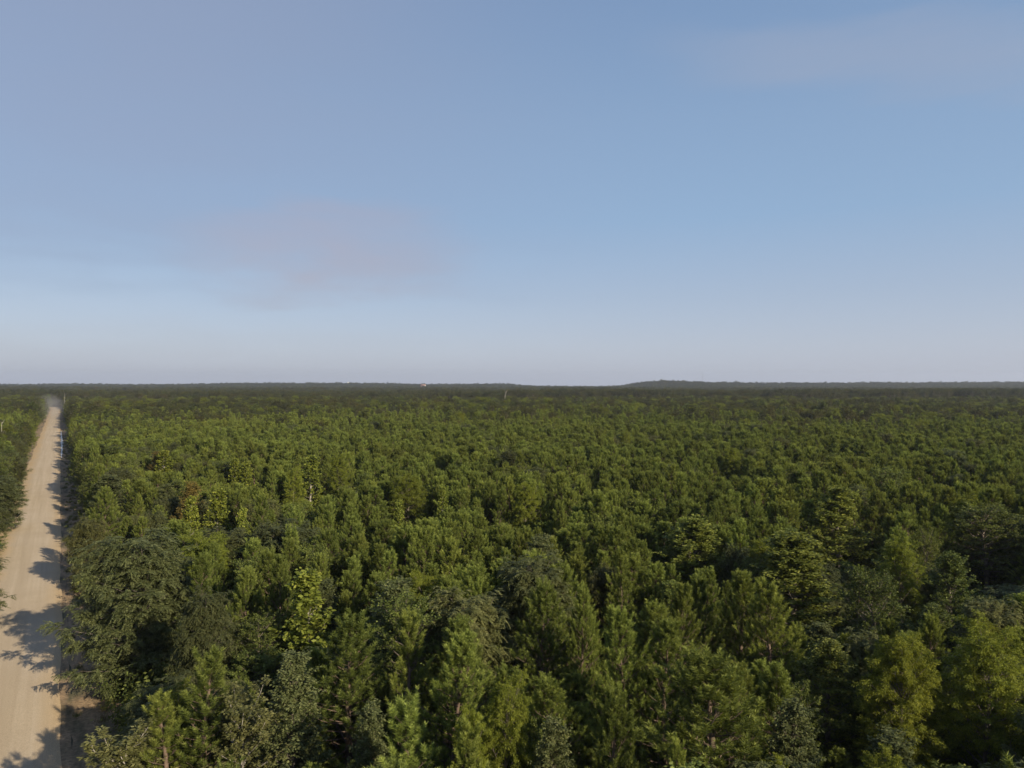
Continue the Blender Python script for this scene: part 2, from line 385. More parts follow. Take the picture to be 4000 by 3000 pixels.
def road_mat():
    m, nt, out = new_mat('packed_gravel')
    tc = nt.nodes.new('ShaderNodeTexCoord'); sp = nt.nodes.new('ShaderNodeSeparateXYZ'); L(nt, tc.outputs['Object'], sp.inputs[0])
    x, y = sp.outputs[0], sp.outputs[1]
    # long wobbling streaks left by wheels
    mp = nt.nodes.new('ShaderNodeMapping'); mp.inputs['Scale'].default_value = (1.0, .018, 1); L(nt, tc.outputs['Object'], mp.inputs[0])
    st = N(nt, 'ShaderNodeTexNoise'); st.inputs['Scale'].default_value = 1.6; st.inputs['Detail'].default_value = 5; L(nt, mp.outputs[0], st.inputs['Vector'])
    bl = N(nt, 'ShaderNodeTexNoise'); bl.inputs['Scale'].default_value = .22; bl.inputs['Detail'].default_value = 6; L(nt, tc.outputs['Object'], bl.inputs['Vector'])
    gr = N(nt, 'ShaderNodeTexNoise'); gr.inputs['Scale'].default_value = 14; gr.inputs['Detail'].default_value = 4; L(nt, tc.outputs['Object'], gr.inputs['Vector'])
    xw = math_node(nt, 'ADD', x, math_node(nt, 'MULTIPLY_ADD', bl.outputs['Fac'], 2.4, -1.2))
    # distance from the road centre: grey packed middle, sandy orange shoulders
    dc = math_node(nt, 'ABSOLUTE', math_node(nt, 'ADD', xw, 3.7))
    edge = math_node(nt, 'MULTIPLY_ADD', dc, .55, -1.15, True)
    base = ramp(nt, st.outputs['Fac'], [(.3, (.44, .350, .24)), (.5, (.485, .390, .272)), (.7, (.53, .432, .308))])
    sand = ramp(nt, gr.outputs['Fac'], [(.3, (.42, .30, .16)), (.7, (.55, .40, .23))])
    c = mix_col(nt, edge, base, sand)
    c = mix_col(nt, math_node(nt, 'MULTIPLY_ADD', bl.outputs['Fac'], 2.2, -.95, True), c, (.44, .35, .24))
    g = ramp(nt, gr.outputs['Fac'], [(.3, (.82, .82, .82)), (.7, (1.12, 1.12, 1.12))])
    c = mix_col(nt, 1, c, g, 'MULTIPLY')
    p = N(nt, 'ShaderNodeBsdfPrincipled'); p.inputs['Roughness'].default_value = .95; p.inputs['Specular IOR Level'].default_value = .2
    L(nt, c, p.inputs['Base Color'])
    bp = nt.nodes.new('ShaderNodeBump'); bp.inputs['Strength'].default_value = .35; bp.inputs['Distance'].default_value = .05
    L(nt, math_node(nt, 'ADD', st.outputs['Fac'], math_node(nt, 'MULTIPLY', gr.outputs['Fac'], .4)), bp.inputs['Height']); L(nt, bp.outputs[0], p.inputs['Normal'])
    L(nt, p.outputs[0], out.inputs[0]); return m
def verge_mat():
    m, nt, out = new_mat('sandy_verge')
    tc = nt.nodes.new('ShaderNodeTexCoord')
    mp = nt.nodes.new('ShaderNodeMapping'); mp.inputs['Scale'].default_value = (1.0, .3, 1); L(nt, tc.outputs['Object'], mp.inputs[0])
    n1 = N(nt, 'ShaderNodeTexNoise'); n1.inputs['Scale'].default_value = .6; n1.inputs['Detail'].default_value = 7; L(nt, mp.outputs[0], n1.inputs['Vector'])
    n2 = N(nt, 'ShaderNodeTexNoise'); n2.inputs['Scale'].default_value = 4; n2.inputs['Detail'].default_value = 6; L(nt, tc.outputs['Object'], n2.inputs['Vector'])
    c = ramp(nt, n1.outputs['Fac'], [(.36, (.09, .085, .04)), (.46, (.22, .16, .09)), (.6, (.36, .245, .14)), (.72, (.15, .13, .06))])
    g = ramp(nt, n2.outputs['Fac'], [(.3, (.6, .6, .6)), (.7, (1.2, 1.2, 1.2))])
    p = N(nt, 'ShaderNodeBsdfPrincipled'); p.inputs['Roughness'].default_value = .95
    L(nt, mix_col(nt, 1, c, g, 'MULTIPLY'), p.inputs['Base Color'])
    bp = nt.nodes.new('ShaderNodeBump'); bp.inputs['Strength'].default_value = .8; bp.inputs['Distance'].default_value = .12
    L(nt, n2.outputs['Fac'], bp.inputs['Height']); L(nt, bp.outputs[0], p.inputs['Normal'])
    L(nt, p.outputs[0], out.inputs[0]); return m
RL = -7.8
def road_cols(a):
    w1 = .22 * math.sin(a * .11) + .14 * math.sin(a * .37 + 1); w2 = .10 * math.sin(a * .13 + 2) + .08 * math.sin(a * .51)
    l = RL - .1 + w1; r = -.05 + w2
    return [(l - .5, .105), (l, .20), (l * .75, .25), (l * .5, .28), (r - 2, .25), (r - .2, .20), (r + .15, .105)]
strip('gravel_road', road_cols, -160, 1010, 3, road_mat())
VM = verge_mat()
def ditch(a, k): return .03 * math.sin(a * .3 + k) + .03 * math.sin(a * .83 + k * 2)
strip('right_verge', lambda a: [(-.4, .10), (.25, .09), (.7, .015 + .02 * math.sin(a * .4)), (1.5, .03 + ditch(a, 1) * .6), (2.6, .10 + ditch(a, 2)), (4.2 + .5 * math.sin(a * .21), .10), (4.9 + .5 * math.sin(a * .21), .004)], -160, 1000, 3, VM)
strip('left_verge', lambda a: [(-12.2 + .6 * math.sin(a * .17), .004), (-11.2, .07), (-10.2, .06 + ditch(a, 3)), (-9.2, .02), (-8.5, .06), (-7.4, .10)], -160, 1000, 3, VM)
def water_mat():
    m, nt, out = new_mat('ditch_water')
    p = N(nt, 'ShaderNodeBsdfPrincipled'); p.inputs['Roughness'].default_value = .5; p.inputs['Base Color'].default_value = (.66, .63, .58, 1)  # pale base colour paints in the sky's reflection
    p.inputs['Specular IOR Level'].default_value = .9
    L(nt, p.outputs[0], out.inputs[0]); return m
strip('ditch_water', lambda a: [(.28 + .1 * math.sin(a * .2), .113), (.28 + (.25 + .75 * math.sin((a - 290) / 170 * math.pi) * (.7 + .3 * math.sin(a * .35))), .113)], 290, 460, 4, water_mat())

# ------------------------------------------------------------------ placing helpers
def place_px(px, ytop, z):
    """a tree of height z whose top shows at (px, ytop) in the photograph"""
    d = (CAM_H - z) * F / (ytop - HOR)
    return (px - 2000) * d / F, d
def proj(x, y, z): return 2000 + x * F / y, HOR + (CAM_H - z) * F / y
def road_s(x, y): return PR[0] * x + PR[1] * y

PROTO = {}
def proto(kind, i, lod=1.0):
    k = (kind, i, lod)
    if k not in PROTO:
        T = build_tree(kind, hash_seed(kind) + i * 17, lod)
        tm, cm = tree_meshes(T)
        PROTO[k] = (tm, cm, T['width'], T['H'])
    return PROTO[k]
def hash_seed(s): return sum((i + 1) * ord(c) for i, c in enumerate(s))

NAMES = {'pine': 'pine_tree', 'slim': 'pine_tree', 'olive': 'broadleaf_tree', 'green': 'broadleaf_tree', 'round': 'broadleaf_tree', 'yellow': 'yellow_leaved_tree',
         'feather': 'feathery_tree', 'vase': 'broadleaf_tree', 'lit': 'broadleaf_tree', 'rust': 'rusty_tree', 'grey': 'grey_leaved_tree'}
CATS = {'pine': 'pine tree', 'slim': 'pine tree'}
GROUPS = {'pine_tree': 'young pines of the wood', 'broadleaf_tree': 'green broadleaf trees among the pines', 'yellow_leaved_tree': 'yellow-leaved trees among the pines',
          'feathery_tree': 'feathery yellow-green trees', 'rusty_tree': 'rusty brown trees', 'grey_leaved_tree': 'grey-green leaved trees'}
NPROTO = {'pine': 9, 'slim': 5, 'olive': 3, 'green': 4, 'round': 3, 'yellow': 2, 'feather': 3, 'vase': 2, 'lit': 3, 'rust': 1, 'grey': 3}
def add_tree(kind, i, x, y, h, w, rot, label, lean=(0, 0)):
    tm, cm, w0, H0 = proto(kind, i % NPROTO[kind])
    nm = NAMES[kind]
    e = bpy.data.objects.new(nm, None); e.empty_display_size = .5; col.objects.link(e)
    e.location = (x, y, float(ground_z(x, y))); e.rotation_euler = (lean[0], lean[1], rot)
    e.scale = (w / w0, w / w0, h / H0)
    e['label'] = label; e['category'] = CATS.get(kind, 'tree'); e['group'] = GROUPS[nm]
    for n_, me in (('trunk', tm), ('crown', cm)):
        o = bpy.data.objects.new(n_, me); col.objects.link(o); o.parent = e
    return e

# ------------------------------------------------------------------ the trees one can point to
# kind, variant, x px of top, y px of top, y px where it stops showing, width px, height m, rotation, label, short name
LM = [
 ('olive', 0, 545, 2075, 2680, 385, 13.0, .4, 'big bushy olive-green tree with drooping leaves overhanging the near right verge', 'the big bushy roadside tree'),
 ('olive', 1, 790, 2290, 2620, 240, 11.0, 1.9, 'smaller dark olive tree pressed against the right side of the big bushy roadside tree', 'the smaller olive tree'),
 ('vase', 0, 500, 2800, 3000, 330, 8.5, 2.0, 'low pale-leaved sapling with splayed upright shoots at the bottom left edge of the wood', 'the splayed sapling at bottom left'),
 ('slim', 0, 800, 2515, 2980, 230, 11.5, .3, 'pine with long upright plumes just right of the splayed roadside sapling', 'the plumed pine at bottom left'),
 ('slim', 1, 640, 2690, 3000, 200, 9.6, 1.7, 'short pine with two fat plumes directly right of the splayed roadside sapling', 'the short two-plume pine'),
 ('vase', 1, 930, 2640, 3000, 300, 10.2, .9, 'sunlit many-stemmed tree showing pale bare stems near the bottom left', 'the many-stemmed tree'),
 ('grey', 0, 1150, 2530, 2850, 240, 11.2, 2.2, 'grey-green leafy tree below the bright yellow-leaved tree, right of the many-stemmed one', 'the grey-green tree at lower left'),
 ('grey', 1, 1440, 2735, 2960, 190, 9.6, .2, 'small drooping grey-green tree under the broad pine at lower left of centre', 'the small drooping grey tree'),
 ('yellow', 0, 1215, 2215, 2520, 240, 12.0, .0, 'bright yellow-green tree with large leaves, the nearest of its colour, below left of centre', 'the bright yellow-leaved tree'),
 ('pine', 0, 1085, 2155, 2360, 130, 12.2, .8, 'narrow rounded pine just up and left of the bright yellow-leaved tree', 'the narrow pine by the yellow tree'),
 ('pine', 1, 1370, 2370, 2750, 300, 12.2, 2.1, 'broad bluish pine just right of and below the bright yellow-leaved tree', 'the broad bluish pine'),
 ('slim', 2, 1585, 2365, 2760, 170, 12.4, .0, 'thin open pine with a long bare stretch of trunk, left of centre near the bottom', 'the thin bare-trunked pine'),
 ('pine', 2, 1780, 2455, 2800, 260, 12.0, 1.1, 'round-headed dense pine left of centre, above the feathery yellow-green tree', 'the round-headed pine'),
 ('slim', 1, 1590, 2715, 3000, 270, 11.6, .5, 'pine with tall pale bottle-brush leaders at the bottom edge left of centre', 'the bottle-brush pine'),
 ('feather', 0, 1980, 2610, 3000, 230, 11.8, 0, 'feathery yellow-green tree at the bottom edge just left of centre', 'the central feathery tree'),
 ('feather', 1, 1830, 2720, 3000, 170, 10.8, 1.4, 'small feathery tree tucked against the left side of the central feathery tree', 'the small feathery tree'),
 ('slim', 0, 1840, 2800, 3000, 190, 11.4, 2.9, 'dim blue-green pine in front of the small feathery tree at the bottom edge', 'the dim blue-green pine'),
 ('grey', 2, 2160, 2790, 3000, 210, 10.2, .6, 'wispy grey-green tree at the bottom edge just right of the central feathery tree', 'the wispy grey tree'),
 ('pine', 3, 2110, 2255, 2600, 230, 12.8, .2, 'tall sunlit pine with a pointed top just right of centre', 'the tall pointed pine'),
 ('pine', 4, 2270, 2270, 2560, 160, 12.2, 2.4, 'slimmer sunlit pine touching the right side of the tall pointed pine', 'the slim pine right of centre'),
 ('slim', 0, 2418, 2130, 2340, 110, 12.8, 1.6, 'spire-like pine standing in the dark gap above the bare-trunked fan-shaped pine', 'the spire-like pine'),
 ('pine', 5, 2425, 2355, 2720, 210, 12.6, .7, 'fan-shaped pine on a bare pale trunk right of centre', 'the fan-shaped pine'),
 ('pine', 0, 2600, 2410, 2720, 220, 12.0, 1.9, 'bushy pine between the fan-shaped pine and the widest foreground pine', 'the bushy pine right of centre'),
 ('pine', 2, 2650, 2260, 2500, 170, 12.4, .3, 'plump pine with many short leaders right of and behind the fan-shaped pine', 'the plump pine'),
 ('pine', 1, 2380, 2665, 3000, 250, 11.8, 3.0, 'leafy pointed pine at the bottom edge between the centre and the widest foreground pine', 'the pointed foreground pine'),
 ('pine', 3, 2770, 2525, 3000, 480, 13.2, 1.2, 'widest foreground pine with spreading plumed branches right of centre at the bottom', 'the widest foreground pine'),
 ('slim', 2, 2650, 2860, 3000, 130, 10.8, .9, 'small dark pine at the bottom edge in front of the widest foreground pine', 'the small dark pine'),
 ('pine', 4, 3000, 2245, 2560, 240, 12.6, .1, 'broad dark pine with a spire top, left of the lit broadleaf clump on the right', 'the broad dark pine'),
 ('pine', 5, 2890, 2215, 2480, 200, 12.4, 2.2, 'dense pine overlapping the left side of the broad dark pine on the right', 'the dense pine'),
 ('lit', 0, 3090, 2075, 2420, 340, 13.0, .5, 'large yellow-lit broadleaf tree in the right third, lower of two in a clump', 'the large yellow-lit broadleaf'),
 ('lit', 1, 3280, 1895, 2200, 230, 13.6, 1.5, 'tall yellow-lit broadleaf tree rising above the large one in the right third', 'the tall yellow-lit broadleaf'),
 ('lit', 2, 2700, 2010, 2200, 270, 12.6, 2.5, 'rounded broadleaf tree with gold-tipped shoots left of the tall yellow-lit broadleaf', 'the gold-tipped broadleaf'),
 ('round', 1, 3420, 2215, 2460, 260, 11.8, .2, 'leafy green tree with pale stems showing, above the left feathery tree on the right', 'the pale-stemmed green tree'),
 ('feather', 2, 3520, 2090, 2300, 150, 12.0, .9, 'brownish feathery tree above the pale-stemmed green tree on the right', 'the brownish feathery tree'),
 ('green', 2, 3720, 2150, 2350, 190, 11.6, 1.2, 'dim leafy tree right of the brownish feathery tree near the right edge', 'the dim leafy tree'),
 ('round', 2, 3850, 1950, 2300, 330, 12.4, .6, 'dark broad tree near the right edge beyond the feathery trees', 'the dark tree by the right edge'),
 ('feather', 1, 3510, 2445, 2900, 290, 12.2, 2.6, 'tall feathery yellow-green tree, left one of the large pair at lower right', 'the left feathery giant'),
 ('feather', 0, 3850, 2405, 2950, 330, 12.8, 1.1, 'tall feathery golden tree at the right edge, right one of the large pair', 'the golden feathery giant'),
 ('pine', 2, 3450, 2400, 2560, 160, 11.4, .4, 'half-hidden pine peeking over the left shoulder of the left feathery giant', 'the half-hidden pine'),
 ('grey', 0, 3110, 2720, 3000, 240, 10.8, 1.0, 'grey-leaved pyramid tree at the bottom right beside a dark gap', 'the grey pyramid tree'),
 ('grey', 1, 3500, 2840, 3000, 280, 9.2, 2.7, 'low grey-leaved tree at the bottom edge below the left feathery giant', 'the low grey tree'),
 ('feather', 2, 3480, 2930, 3000, 280, 9.6, .3, 'feathery tree top poking up at the very bottom edge below the low grey tree', 'the feathery top at the bottom edge'),
 ('feather', 2, 3050, 2960, 3000, 220, 9.0, .3, 'feathery tree top at the bottom edge below the grey pyramid tree', 'the feathery top at lower right'),
 ('yellow', 1, 850, 1905, 2060, 110, 12.2, .7, 'round yellow-green tree right beside the rusty brown tree on the left', 'the yellow tree by the rusty one'),
 ('yellow', 0, 945, 1980, 2070, 70, 11.6, 2.0, 'small yellow tree just right of and below the round yellow one beside the rusty tree', 'the small yellow tree'),
 ('yellow', 1, 745, 1935, 2040, 90, 12.0, 2.0, 'pale yellow tree between the rusty brown tree and the round yellow tree', 'the pale yellow tree'),
 ('rust', 0, 740, 1878, 2030, 110, 12.6, .0, 'rusty brown and orange leaved tree on the left, nearest of its colour', 'the rusty brown tree'),
 ('yellow', 0, 920, 1785, 1880, 70, 12.6, 1.0, 'left one of two yellow-green trees farther back on the left', 'the left far yellow tree'),
 ('yellow', 1, 962, 1800, 1890, 70, 12.0, 2.4, 'right one of two touching yellow-green trees farther back on the left', 'the right far yellow tree'),
 ('yellow', 1, 1215, 1775, 1940, 95, 13.2, .4, 'tall yellow-green tree with a pointed crown standing alone behind the middle left', 'the lone far yellow tree'),
 ('feather', 0, 1148, 1815, 1960, 90, 12.4, .6, 'olive feathery tree touching the left side of the lone far yellow tree', 'the olive feathery tree'),
 ('feather', 2, 1325, 1770, 1900, 95, 13.2, 1.8, 'rounded feathery tree a little right of the lone far yellow tree', 'the rounded feathery tree'),
 ('feather', 1, 1600, 1835, 2030, 150, 13.2, .1, 'large dense feathery tree standing above the pines left of centre in the middle distance', 'the large mid-distance feathery tree'),
 ('yellow', 0, 1728, 1895, 1980, 60, 12.0, 1.1, 'small yellow-green tree just right of the large mid-distance feathery tree', 'the small mid yellow tree'),
 ('yellow', 1, 1558, 1950, 2010, 60, 11.4, 2.2, 'small gold-tipped tree in front of the large mid-distance feathery tree', 'the small gold-tipped tree'),
 ('feather', 2, 2050, 1880, 2030, 120, 12.8, 2.9, 'feathery tree near the centre in the middle distance among dark pines', 'the central mid-distance feathery tree'),
 ('feather', 1, 2855, 1735, 1860, 90, 13.0, .8, 'brownish feathery tree standing alone among pines in the right middle distance', 'the lone brownish feathery tree'),
 ('feather', 0, 2445, 1680, 1730, 45, 12.4, .8, 'tiny olive feathery tree far back among the pines right of centre', 'the tiny far feathery tree'),
 ('grey', 2, 430, 1850, 2000, 150, 12.0, .8, 'dusty grey-green tree by the road behind the big bushy roadside tree', 'the dusty roadside tree'),
 ('olive', 2, 350, 2010, 2180, 150, 9.5, .8, 'dusty olive tree overhanging the right verge just beyond the big bushy tree', 'the dusty olive roadside tree'),
 ('pine', 3, 405, 1895, 2060, 120, 12.6, .9, 'layered dark pine near the road with its trunk showing, beyond the big bushy tree', 'the layered roadside pine'),
 ('yellow', 0, 640, 1755, 1840, 90, 12.4, 1.4, 'pale yellow-green tree with a white trunk among dull trees on the left', 'the white-trunked tree'),
 ('rust', 0, 615, 1760, 1830, 60, 12.0, 1.9, 'small orange-tinged tree left of the white-trunked tree', 'the orange-tinged tree'),
]
for (a_, s_, h_, w_, rot_, kind_, var_, lab_, short_) in [
  (149, -9.4, 9.6, 8.6, .4, 'olive', 0, 'wide low-sweeping green tree overhanging the left side of the gravel road at the left edge', 'the wide left roadside tree'),
  (172, -10.2, 9.0, 7.0, 2.0, 'round', 1, 'rounded tree just beyond the wide low tree on the left side of the road', 'the rounded left roadside tree'),
  (92, -9.6, 11.0, 9.2, 1.0, 'olive', 2, 'olive tree whose branch tips poke in at the left edge over the road', 'the left-edge tree'),
 ]:
    x_, y_ = PR[0] * s_ + U[0] * a_, PR[1] * s_ + U[1] * a_
    LM.append((kind_, var_, 2000 + x_ * F / y_, HOR + (CAM_H - h_) * F / y_, HOR + (CAM_H - h_ * .5) * F / y_, w_ / 1.06 * F / y_, h_, rot_, lab_, short_))
LMK = []
for (kind, var, px, yt, yb, wpx, h, rot, lab, short) in LM:
    x, y = place_px(px, yt, h)
    s_ = road_s(x, y)
    w = wpx * y / F * (1.32 if kind in ('pine', 'slim') else 1.06)
    add_tree(kind, var, x, y, h, w, rot, lab)
    LMK.append(dict(x=x, y=y, h=h, w=w, px=px, yt=yt, yb=yb, wpx=wpx, short=short, kind=kind))

# ------------------------------------------------------------------ the rest of the wood
rng = np.random.default_rng(7)
def vnoise(x, y, sc_, seed):
    """smooth value noise 0..1"""
    x = np.asarray(x) / sc_ + 1000; y = np.asarray(y) / sc_ + 1000
    xi = np.floor(x).astype(int); yi = np.floor(y).astype(int); fx = x - xi; fy = y - yi
    fx = fx * fx * (3 - 2 * fx); fy = fy * fy * (3 - 2 * fy)
    def hsh(a, b): 
        n = (a * 374761393 + b * 668265263 + seed * 1442695041) & 0xffffffff
        n = ((n ^ (n >> 13)) * 1274126177) & 0xffffffff
        return ((n ^ (n >> 16)) & 0xffff) / 65535.
    return (hsh(xi, yi) * (1 - fx) + hsh(xi + 1, yi) * fx) * (1 - fy) + (hsh(xi, yi + 1) * (1 - fx) + hsh(xi + 1, yi + 1) * fx) * fy

def grid_points(sp, dmin, dmax, side=46, jit=.36):
    pts = []
    gy = np.arange(dmin, dmax, sp)
    for y in gy:
        hw = max(y, 0) * .735 + side
        gx = np.arange(-hw, hw, sp) + (sp * .5 if int(round(y / sp)) % 2 else 0)
        pts.append(np.stack([gx, np.full(len(gx), y)], 1))
    P = np.concatenate(pts); return P + rng.uniform(-jit, jit, P.shape) * sp
def road_clear(P, left, right):
    s = P @ PR; a = P @ U; s = s - bend(a)
    lim = 900 + 80
    return (s > right) | (s < left) | (a > lim)

cand = []       # (x, y, h, w, kind, variant)
P = grid_points(3.1, -16, 300)
P = P[road_clear(P, -9.4, 4.6)]
P = P[~((np.hypot(P[:, 0], P[:, 1]) < 9))]
n1 = vnoise(P[:, 0], P[:, 1], 26, 3); n2 = vnoise(P[:, 0], P[:, 1], 11, 5); n3 = vnoise(P[:, 0], P[:, 1], 60, 8)
sR = P @ PR; rnd = rng.uniform(0, 1, (len(P), 4))
pending = []
for i in range(len(P)):
    x, y = P[i]; s = sR[i]
    edge = max(0, 1 - (s - 4.6) / 26) if s > 0 else .85
    ux = x / max(y, 20)
    pb = .06 + .55 * edge + .35 * max(0, n1[i] - .55) + (.42 if (ux > .33 and y < 75) else 0) + .45 * float(sstep(y, 200, 330)) * n3[i] * 1.3
    dist = math.hypot(x, y)
    if rnd[i, 0] < pb:
        kind = 'olive' if rnd[i, 1] < .38 else ('green' if rnd[i, 1] < .72 else 'round')
        if kind == 'green' and rnd[i, 3] > .62: kind = 'feather' if rnd[i, 3] > .74 else 'grey'
    else:
        kind = 'pine' if rnd[i, 1] < .8 else 'slim'
    h = 11.2 + 1.3 * (n2[i] - .5) * 2 + (rnd[i, 2] - .5) * 1.8
    if kind in ('olive', 'round', 'green'): h = h - .3 + (rnd[i, 3] - .5) * 1.6
    if 0 < s < 9 and y < 90: h *= .86
    if 0 < s < 10 and 60 < y < 86: h = min(h, 6.8)
    if s < 0 and s > -16: h *= .86; kind = kind if kind == 'round' or rnd[i, 1] < .2 else 'olive'
    if rnd[i, 0] > .93: h += 1.0
    w = {'pine': 4.25, 'slim': 3.2, 'olive': 5.4, 'green': 4.6, 'round': 5.0, 'feather': 4.3, 'grey': 4.0}[kind] * (.72 + .60 * rnd[i, 3]) * (h / 11.5)
    if 0 < s < 8: w = min(w, (s - .8) * 1.75)
    if -14.5 < s < 0: w = min(w * 1.25, max(6.4, (-s - 5.4) * 2.0)) if y < 175 else min(w, (-s - 7.0) * 2.0); ok0 = s < -10.6 or y < 175
    w = max(w, 2.4)
    ok = not (-14.5 < s < 0) or ok0
    if y > 14:
        px, yt = proj(x, y, h); wp = w * F / y
        for lm in LMK:
            dd = math.hypot(x - lm['x'], y - lm['y'])
            if dd < (w + lm['w']) * .30: ok = False; break
            if y < lm['y'] and abs(px - lm['px']) < (wp * .42 + lm['wpx'] * .42) and yt < lm['yb']:
                # keep it below what the photo shows of the tree behind
                hn = CAM_H - (lm['yb'] - HOR) * y / F
                if hn < 5.5: ok = False; break
                h = min(h, max(5.0, hn - 2.4 * rnd[i, 2] * rnd[i, 1] + .5 * rnd[i, 3])); yt = HOR + (CAM_H - h) * F / y
        w = w * (.55 + .45 * min(1, h / 11))
    if ok: pending.append([x, y, h, w, kind, int(rnd[i, 1] * 9777) % 45, rnd[i, 2] * 6.28])

# which of them show in the frame?  skyline test against nearer trees
pending.sort(key=lambda t: math.hypot(t[0], t[1]))
NB = 1000; top = np.full(NB, 1e9)     # lowest y reached so far per column (4 px)
allv = [(t[1], 'p', t) for t in pending if t[1] > 12] + [(lm['y'], 'l', lm) for lm in LMK]
allv.sort(key=lambda a: a[0])
for d, typ, t in allv:
    if typ == 'l': x, y, h, w = t['x'], t['y'], t['h'], t['w']
    else: x, y, h, w = t[:4]
    px, yt = proj(x, y, h); wp = w * F / y
    c0, c1 = int((px - wp * .32) / 4), int((px + wp * .32) / 4)
    if typ == 'p':
        cc = slice(max(0, c0), min(NB, c1 + 1))
        seg = top[cc]
        vis = 0 if len(seg) == 0 or yt > 2990 else float(np.clip(np.minimum(seg, 3000) - yt, 0, 400).mean()) * (wp / 2)
        t.append(vis)
    for c in range(max(0, c0), min(NB, c1 + 1)):
        fr = abs((c * 4 - px) / (wp * .34 + 1)); yy = yt + (fr ** 1.6) * w * .9 * F / y
        top[c] = min(top[c], yy)
for t in pending:
    if len(t) < 8: t.append(0.)
def fam(k): return 'pine' if k in ('pine', 'slim') else 'leaf'
chosen = set()
for f_ in ('pine', 'leaf'):
    c = [t for t in pending if fam(t[4]) == f_ and t[7] > 60]
    nl = sum(1 for lm in LMK if NAMES[lm['kind']] == ('pine_tree' if f_ == 'pine' else 'broadleaf_tree'))
    c.sort(key=lambda t: -t[7]); chosen |= {id(t) for t in c[:300 - nl]}

ORD = ['nearest', 'second', 'third', 'fourth', 'fifth', 'sixth', 'seventh', 'eighth', 'ninth', 'tenth', 'eleventh', 'twelfth', 'thirteenth', 'fourteenth', 'fifteenth', 'sixteenth', 'seventeenth', 'eighteenth', 'nineteenth', 'twentieth'] + ['twenty-' + q for q in ('first', 'second', 'third', 'fourth', 'fifth', 'sixth', 'seventh', 'eighth', 'ninth')] + ['thirtieth'] + ['thirty-' + q for q in ('first', 'second', 'third', 'fourth', 'fifth', 'sixth', 'seventh', 'eighth', 'ninth')] + ['fortieth'] + ['forty-' + q for q in ('first', 'second', 'third', 'fourth', 'fifth', 'sixth', 'seventh', 'eighth', 'ninth')]
DIRS = ['right of', 'beyond and right of', 'straight beyond', 'beyond and left of', 'left of', 'in front and left of', 'in front of', 'in front and right of']
buckets = {}
ind = [t for t in pending if id(t) in chosen]
for t in ind:
    px, yt = proj(t[0], t[1], t[2])
    best = min(LMK, key=lambda lm: math.hypot(px - lm['px'], (yt - lm['yt']) * 1.6))
    dx, dy = px - best['px'], -(yt - best['yt']) * 1.6
    k = int(((math.atan2(dy, dx) + math.pi / 8) % (2 * math.pi)) / (math.pi / 4))
    buckets.setdefault((fam(t[4]), best['short'], k), []).append((math.hypot(dx, dy), t))
HOWP = ['young pine', 'green pine']
for (f_, short, k), lst in buckets.items():
    lst.sort(key=lambda a: a[0])
    for j, (_, t) in enumerate(lst):
        noun = ('narrow pine' if t[4] == 'slim' else 'bushy pine') if f_ == 'pine' else {'olive': 'olive broadleaf', 'green': 'pointed broadleaf', 'round': 'rounded broadleaf', 'feather': 'feathery broadleaf', 'grey': 'grey-green broadleaf'}[t[4]]
        fam_n = 'pine' if f_ == 'pine' else 'broadleaf'
        o_ = ORD[j] if j < len(ORD) else 'farthest'
        t.append('%s, the %s%s %s %s' % (noun, o_, '' if j == 0 else ' ' + fam_n, DIRS[k], short) if j else '%s, the %s one %s %s' % (noun, o_, DIRS[k], short))
import re
for t in ind:
    if len(re.findall(r'[A-Za-z0-9]+', t[8])) > 16:
        for w_ in ('feathery ', 'grey-green ', 'rounded ', 'pointed ', 'olive ', 'bushy ', 'narrow '):
            if t[8].startswith(w_): t[8] = t[8][len(w_):]; break
    if len(re.findall(r'[A-Za-z0-9]+', t[8])) > 16: t[8] = t[8].replace(', the nearest one', ' nearest').replace(', the ', ', ').replace('in front and', 'before and')
    add_tree(t[4], t[5], t[0], t[1], t[2], t[3], t[6], t[8])

